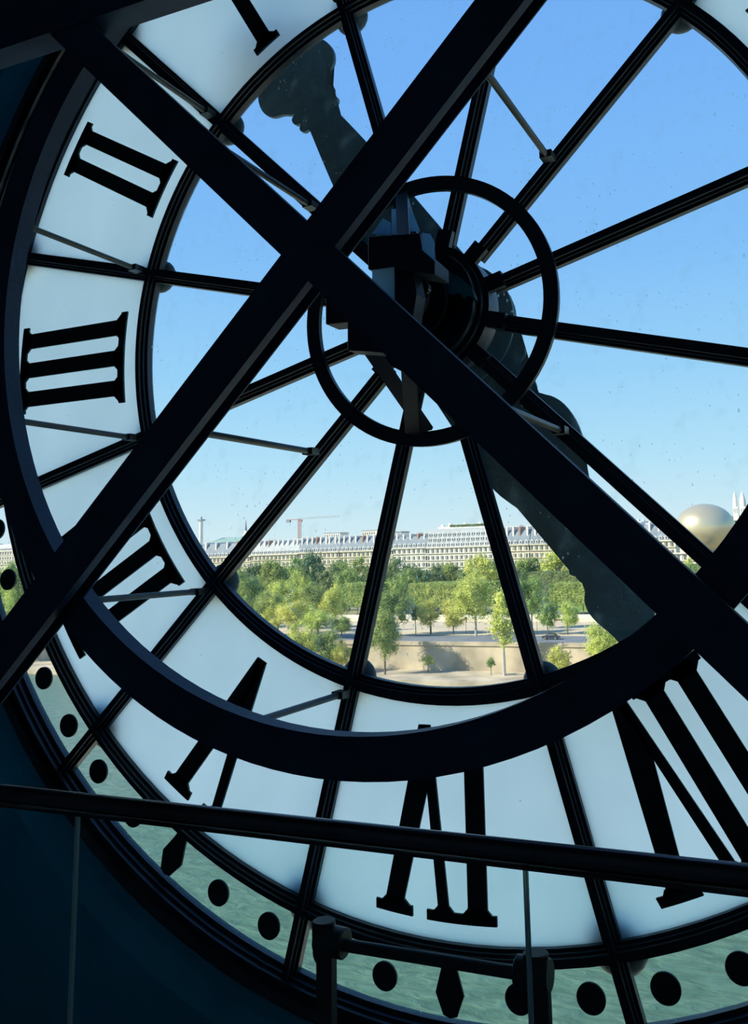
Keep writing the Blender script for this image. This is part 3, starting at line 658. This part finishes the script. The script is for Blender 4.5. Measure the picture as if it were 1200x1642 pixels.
# ------------------------------------------------------------------ buildings
def zat(px, py, Y): return W(px, py, Y).z
def facade(px0, px1, Y, cor_py, roof_h, label, rows=3, dorm=1, chim=0, chim_h=1.5, body='stone', roofm='zinc', depth=15, name='building', steep=.5):
    x0, x1 = xr(px0, Y), xr(px1, Y); pm = (px0+px1)/2; zc = zat(pm, cor_py, Y); z0 = GZ
    t = thing(name, ((x0+x1)/2, Y+depth/2, z0), label, 'building')
    bm = BM(); box(bm, x0, x1, Y, Y+depth, z0, zc); obj('wall', bm, M[body], t)
    nb = max(2, int((x1-x0)/3.1)); st = (x1-x0)/nb
    bm = BM()
    for r in range(rows):
        zt = zc-1.1-r*4.1
        for i in range(nb):
            x = x0+st*(i+.5); box(bm, x-.62, x+.62, Y-.12, Y+.1, zt-2.3, zt)
    o = obj('window_rows', bm, M['win'], t); o['kind'] = 'stuff'
    bm = BM()
    for r in range(rows):
        zt = zc-1.1-r*4.1; box(bm, x0, x1, Y-.75, Y, zt-2.75, zt-2.5)
        for i in range(nb+1):
            x = x0+st*i; box(bm, x-.28, x+.28, Y-.3, Y, zt-2.5, zt+.3)
    box(bm, x0-.3, x1+.3, Y-.9, Y, zc-.45, zc+.15)
    obj('cornice', bm, M[body], t)
    if roof_h:
        bm = BM(); dy = roof_h*steep
        a = [bm.verts.new(v) for v in ((x0, Y+.3, zc+.1), (x1, Y+.3, zc+.1), (x1, Y+depth, zc+.1), (x0, Y+depth, zc+.1), (x0+.4, Y+dy, zc+roof_h), (x1-.4, Y+dy, zc+roof_h), (x1-.4, Y+depth-dy, zc+roof_h+.3), (x0+.4, Y+depth-dy, zc+roof_h+.3))]
        for f in ((0, 3, 2, 1), (0, 1, 5, 4), (1, 2, 6, 5), (2, 3, 7, 6), (3, 0, 4, 7), (4, 5, 6, 7)): bm.faces.new([a[i] for i in f])
        obj('roof', bm, M[roofm], t)
        bw, bd = BM(), BM()
        for r in range(dorm):
            zb = zc+.5+r*3.1; yb = Y+.35+(zb-zc)*steep*.9
            for i in range(nb):
                x = x0+st*(i+.5)
                prism(bw, [(x-.85, zb), (x+.85, zb), (x+.85, zb+1.7), (x, zb+2.25), (x-.85, zb+1.7)], yb-.35, yb+2.2)
                box(bd, x-.5, x+.5, yb-.42, yb-.3, zb+.2, zb+1.6)
        if dorm:
            o = obj('dormer_row', bw, M['white'], t); o['kind'] = 'stuff'
            o = obj('dormer_window_row', bd, M['win'], t); o['kind'] = 'stuff'
        if chim:
            for i in range(chim):
                x = x0+(x1-x0)*(i+.5)/chim+random.uniform(-.6, .6)
                bm = BM(); box(bm, x-.45, x+.45, Y+2.6, Y+depth-2, zc+.2, zc+roof_h+chim_h)
                for k in range(5): tube(bm, (x, Y+3.6+k*1.7, zc+roof_h+chim_h), (x, Y+3.6+k*1.7, zc+roof_h+chim_h+.8), .18, 6)
                obj('chimney', bm, M['brick' if i % 7 == 3 else 'white'], t)
    return t, x0, x1, zc
YB = 480
facade(318, 402, YB, 893, 9.0, 'stone building with slate mansard left of the long chimney row', 3, 1, 5, 1.0, 'stone', 'slate')
facade(402, 478, YB, 889, 8.0, 'stone facade with chimney slabs, left part of the long terrace', 3, 1, 10, 1.2)
facade(478, 545, YB, 885.5, 8.4, 'stone facade with chimney slabs below the crane', 3, 1, 9, 1.2, 'stone', 'slate')
facade(545, 630, YB, 883, 8.4, 'stone facade with chimney slabs behind the slender bar', 3, 1, 9, 1.2, 'stone', 'slate')
facade(630, 684, YB, 878.5, 7.0, 'stone facade with tall white chimneys left of the tallest hotel roof', 4, 1, 5, 1.6, 'stone2', 'slate')
t, x0, x1, zc = facade(684, 792, YB, 876.5, 11.0, 'long stone hotel with three tiers of dormers under a planted roof terrace', 4, 3, 0, 0, 'stone2', 'zinc', 18, 'hotel', .42)
bm = BM(); box(bm, x0+6, x1-3, YB+5.5, YB+13, zc+11.1, zc+12.3); obj('roof_terrace', bm, M['white'], t)
bm = BM(); rnd = random.Random(3)
for i in range(900):
    p = Vector((rnd.uniform(x0+14, x1-3), YB+5.2, zc+12.4+rnd.uniform(0, .9))); s = .3
    bm.faces.new([bm.verts.new(p+Vector((s, rnd.uniform(-s, s), 0))), bm.verts.new(p+Vector((0, 0, s))), bm.verts.new(p-Vector((s, 0, 0))), bm.verts.new(p-Vector((0, rnd.uniform(-s, s), s)))])
o = obj('terrace_planting', bm, M['leaf_dark'], t); o['kind'] = 'stuff'
for i in range(6):
    x = x0+8+i*(x1-x0-14)/6; bm = BM(); box(bm, x-.9, x+.9, YB+7, YB+9, zc+12.3, zc+13.8+(i % 2)*.6); obj('roof_hut', bm, M['white'], t)
facade(796, 850, YB, 873.5, 8.5, 'stone building with zinc gables right of the hotel', 4, 1, 5, 2.0, 'stone', 'slate')
facade(850, 925, YB, 871.5, 9.5, 'stone building with big slate roofs and chimneys at the right', 4, 1, 5, 1.6, 'stone', 'slate')
facade(925, 1085, YB, 868.5, 9.0, 'stone terrace with slate roofs behind the crossing dark beams', 4, 1, 10, 1.4, 'stone', 'slate')
facade(1062, 1240, 430, 885, 0, 'pale yellow stone palace wing low at the right under the balloon', 3, 0, 0, 0, 'stone2', 'zinc')
facade(-60, 60, 560, 884, 6.0, 'pale stone building at the far left border', 3, 1, 4, 1.0, 'stone2', 'zinc')
facade(60, 200, 600, 886, 5.0, 'pale stone building hidden behind the left beam', 3, 1, 4, 1.0, 'stone2', 'zinc')
facade(200, 318, 520, 892, 7.0, 'stone building with mansard behind the left ring', 3, 1, 6, 1.0, 'stone', 'slate')
# long green roof behind
xa, xb = xr(331, 640), xr(385, 640); zt = zat(350, 862, 640); t = thing('green_roofed_hall', ((xa+xb)/2, 650, GZ), 'large hall with a pale green copper roof behind the leftmost facade', 'building')
bm = BM(); box(bm, xa, xb, 641, 665, GZ, zt-4.5); obj('wall', bm, M['white'], t)
bm = BM(); a = [bm.verts.new(v) for v in ((xa, 640, zt-4.5), (xb, 640, zt-4.5), (xb, 666, zt-4.5), (xa, 666, zt-4.5), (xa+9, 652, zt), (xb-3, 652, zt))]
for f in ((0, 1, 5, 4), (1, 2, 5), (2, 3, 4, 5), (3, 0, 4), (0, 3, 2, 1)): bm.faces.new([a[i] for i in f])
obj('roof', bm, M['greenroof'], t)
# monumental column with statue
p = W(323, 828, 640); t = thing('monument_column', (p.x, 640, GZ), 'tall slim stone column topped by a small figure above the roofs at left', 'column')
bm = BM(); tube(bm, (p.x, 640, GZ), (p.x, 640, p.z-4), 2.1, 16, 1.7); obj('shaft', bm, M['white'], t, True)
bm = BM(); box(bm, p.x-2.6, p.x+2.6, 637.4, 642.6, p.z-4, p.z-2.9); obj('capital', bm, M['slate'], t)
bm = BM(); tube(bm, (p.x, 640, p.z-2.9), (p.x, 640, p.z), 1.1, 10, .4); obj('figure', bm, M['slate'], t)
p = W(394.5, 833, 900); t = thing('church_spire', (p.x, 900, GZ), 'thin pointed spire on the skyline just left of the diagonal bar', 'spire')
bm = BM(); tube(bm, (p.x, 900, p.z-14), (p.x, 900, p.z), 1.6, 8, .15); obj('spire', bm, M['slate'], t)
bm = BM(); box(bm, p.x-2.2, p.x+2.2, 898, 902, GZ, p.z-14); obj('tower', bm, M['white'], t)
# crane
Yc = 760; m0 = W(480.5, 862, Yc); m1 = W(480.5, 832, Yc); j0 = W(460, 834, Yc); j1_ = W(546, 832.5, Yc)
t = thing('tower_crane', (m0.x, Yc, GZ), 'red and grey tower crane on the skyline over the long terrace', 'crane')
bm = BM(); w = 1.1; z = GZ+30
zs = []; zz = m1.z-36
for sx in (-1, 1):
    for sy in (-1, 1): box(bm, m0.x+sx*w-.22, m0.x+sx*w+.22, Yc+sy*w-.22, Yc+sy*w+.22, GZ, m1.z)
k = 0; zz = m1.z-30
while zz < m1.z-2: bar(bm, (m0.x-w, Yc-w, zz), (m0.x+w, Yc-w, zz+2.4), .25, .25); bar(bm, (m0.x+w, Yc-w, zz), (m0.x-w, Yc-w, zz+2.4), .25, .25); zz += 2.4
obj('mast', bm, M['red'], t)
bm = BM(); zj = m1.z-.5
for dz, dy in ((0, -.8), (0, .8), (1.5, 0)): bar(bm, (m0.x, Yc+dy, zj+dz), (j1_.x, Yc+dy, zj+.8+dz), .3, .3)
x = m0.x
while x < j1_.x-3: bar(bm, (x, Yc-.8, zj), (x+1.6, Yc, zj+1.6), .2, .2); bar(bm, (x+1.6, Yc, zj+1.6), (x+3.2, Yc-.8, zj), .2, .2); x += 3.2
obj('jib', bm, M['zinc'], t)
bm = BM(); bar(bm, (m0.x, Yc, zj), (j0.x, Yc, zj+.2), 1.4, .8, (0, 1, 0)); obj('counter_jib', bm, M['red'], t)
bm = BM(); box(bm, j0.x, j0.x+4.5, Yc-1.2, Yc+1.2, zj-2.8, zj-.2); obj('counterweight', bm, M['slate'], t)
bm = BM(); box(bm, m0.x+1, m0.x+3, Yc-1.2, Yc+1, zj-2.6, zj-.4); obj('cab', bm, M['red'], t)
# blocks above the skyline
for px0, px1, top, Y, mm, lb in ((520, 546, 855, 640, 'white', 'grey and brown flat-topped block above the long terrace'), (581, 606, 851, 660, 'stone2', 'cream flat-topped block behind the slender bar'),
                                 (632, 645, 853, 620, 'zinc', 'small grey roof block left of the hotel'), (870, 905, 842, 560, 'white', 'white roof jumble above the slate roofs at right')):
    xa, xb = xr(px0, Y), xr(px1, Y); zt = zat((px0+px1)/2, top, Y)
    t = thing('roof_block', ((xa+xb)/2, Y+6, GZ), lb, 'building'); bm = BM(); box(bm, xa, xb, Y, Y+14, GZ, zt); obj('wall', bm, M[mm], t)
    bm = BM(); box(bm, xa-.4, xb+.4, Y-.4, Y+14.4, zt, zt+.5); obj('roof', bm, M['zinc'], t)
    bm = BM(); n_ = int((xb-xa)/2.2)
    for i in range(n_): box(bm, xa+2.2*i+.6, xa+2.2*i+1.7, Y-.08, Y+.1, zt-3.2, zt-1.3)
    obj('windows', bm, M['win'], t)['kind'] = 'stuff'
rr = random.Random(21); lots = []
for k in range(420):
    Y = rr.uniform(505, 980); px = rr.uniform(-40, 1125) if k < 250 else rr.uniform(985, 1100)
    hz = 878.9+(891.1-px)*.0313; top = hz-rr.uniform(11, 21)-(10 if px > 850 else 0)-(rr.uniform(2, 10) if px > 1000 else 0)
    if px < 620: top = max(top, hz-24)
    xc = xr(px, Y); w = rr.uniform(5, 13)
    if any(abs(xc-a) < w+b+1.5 and abs(Y-c_) < 12 for a, b, c_ in lots) or (480 < Y < 625 and px < 330) or Y < 520: continue
    if any(abs(xc-xr(q_, yy)) < 40 and abs(Y-yy) < 24 for q_, yy in ((533, 645), (593, 665), (638, 625), (887, 565), (350, 650), (323, 640), (394, 900), (480, 760))): continue
    lots.append((xc, w, Y)); zt = zat(px, top, Y)
    wm = rr.choice(['white', 'stone2', 'stone', 'white']); rm = rr.choice(['zinc', 'zinc', 'slate', 'white'])
    zone = 'at the far left border' if px < 200 else 'left of the diagonal bar' if px < 400 else 'around the crane' if px < 520 else 'right of the crane' if px < 640 else 'behind the hotel' if px < 800 else 'above the slate roofs at right' if px < 950 else 'left of the balloon'
    t = thing('distant_house', (xc, Y+5, GZ), '%s roofed distant house on the skyline %s, %s' % ({'zinc': 'grey', 'slate': 'dark', 'white': 'white'}[rm], zone, 'nearer row' if Y < 660 else 'middle row' if Y < 820 else 'farthest row'), 'building', 'distant city roofs')
    bm = BM(); box(bm, xc-w, xc+w, Y, Y+10, GZ, zt-3); obj('wall', bm, M[wm], t)
    bm = BM(); prism(bm, [(xc-w, zt-3), (xc+w, zt-3), (xc+w*.75, zt), (xc-w*.75, zt)], Y-.1, Y+10); obj('roof', bm, M[rm], t)
    bm = BM(); cx = xc+rr.uniform(-w*.6, w*.6); box(bm, cx-.6, cx+.6, Y+3, Y+8, zt-2, zt+rr.uniform(.8, 2.6)); obj('chimney', bm, M['white'], t)
# hill and church towers
bm = BM(); c = W(1175, 826, 1650); bmesh.ops.create_uvsphere(bm, u_segments=32, v_segments=12, radius=1, matrix=Matrix.Translation((c.x+25, 1650, GZ)) @ Matrix.Diagonal((120, 90, c.z-GZ, 1)))
o = obj('hill', bm, M['leaf_dark']); props(o, 'small green hill on the skyline under the white church towers', 'hill')
for px, top, w, lb in ((1178, 788, 4.6, 'white pointed church tower on the hill, left one of the pair'), (1190, 787, 5.4, 'white domed church tower on the hill, right one of the pair')):
    p = W(px, top, 1600); zb = W(px, 824, 1600).z; H = p.z-zb
    t = thing('church_tower', (p.x, 1600, zb-12), lb, 'church'); bm = BM(); box(bm, p.x-w, p.x+w, 1600-w, 1600+w, zb-12, zb+H*.3); obj('shaft', bm, M['white'], t)
    bm = BM(); prof = [(1.0, .3), (1.02, .45), (.95, .58), (.72, .74), (.38, .88), (.12, .93), (.10, 1.0)]; prev = None
    for r_, zz in prof:
        ring_ = [bm.verts.new((p.x+r_*w*math.cos(j*PI/8), 1600+r_*w*math.sin(j*PI/8), zb+zz*H)) for j in range(16)]
        if prev:
            for j in range(16): bm.faces.new((prev[j], prev[(j+1) % 16], ring_[(j+1) % 16], ring_[j]))
        prev = ring_
    bm.faces.new(prev); obj('dome', bm, M['white'], t)
    bm = BM()
    for s in (-.5, .1, .7): box(bm, p.x+s*w-.6, p.x+s*w+.3, 1600-w-.2, 1600-w+.2, zb+H*.02, zb+H*.24)
    obj('openings', bm, M['slate'], t)['kind'] = 'stuff'
# balloon
M['balloon'] = mat('balloon silk', (.74, .62, .40), .30, .6, .5, .08, .05)
Yb = 330; c = W(1131, 846, Yb); sc = (c-CAM).dot(F)/FPX
t = thing('balloon', (c.x, Yb, c.z-50*sc), 'big pale gold and silver balloon floating above the roofs at right', 'balloon')
bm = BM(); prev = None; prof = []
for i in range(25):
    a = PI*i/24; r_ = math.sin(a); z_ = math.cos(a)
    if z_ < 0: z_ *= 1.22; r_ = r_**1.12
    prof.append((r_, z_))
for r_, z_ in prof:
    k = 48; ring_ = []
    for j in range(k):
        g = 1+.004*math.cos(j*PI)
        ring_.append(bm.verts.new((c.x+max(r_, .01)*g*47*sc*math.cos(2*PI*j/k), Yb+max(r_, .01)*g*47*sc*math.sin(2*PI*j/k), c.z+z_*38*sc)))
    if prev:
        for j in range(k): bm.faces.new((prev[j], prev[(j+1) % k], ring_[(j+1) % k], ring_[j]))
    prev = ring_
obj('envelope', bm, M['balloon'], t, True)
bm = BM(); tube(bm, (c.x, Yb, GZ), (c.x, Yb, c.z-45*sc), .15, 8); obj('tether', bm, M['zinc'], t)
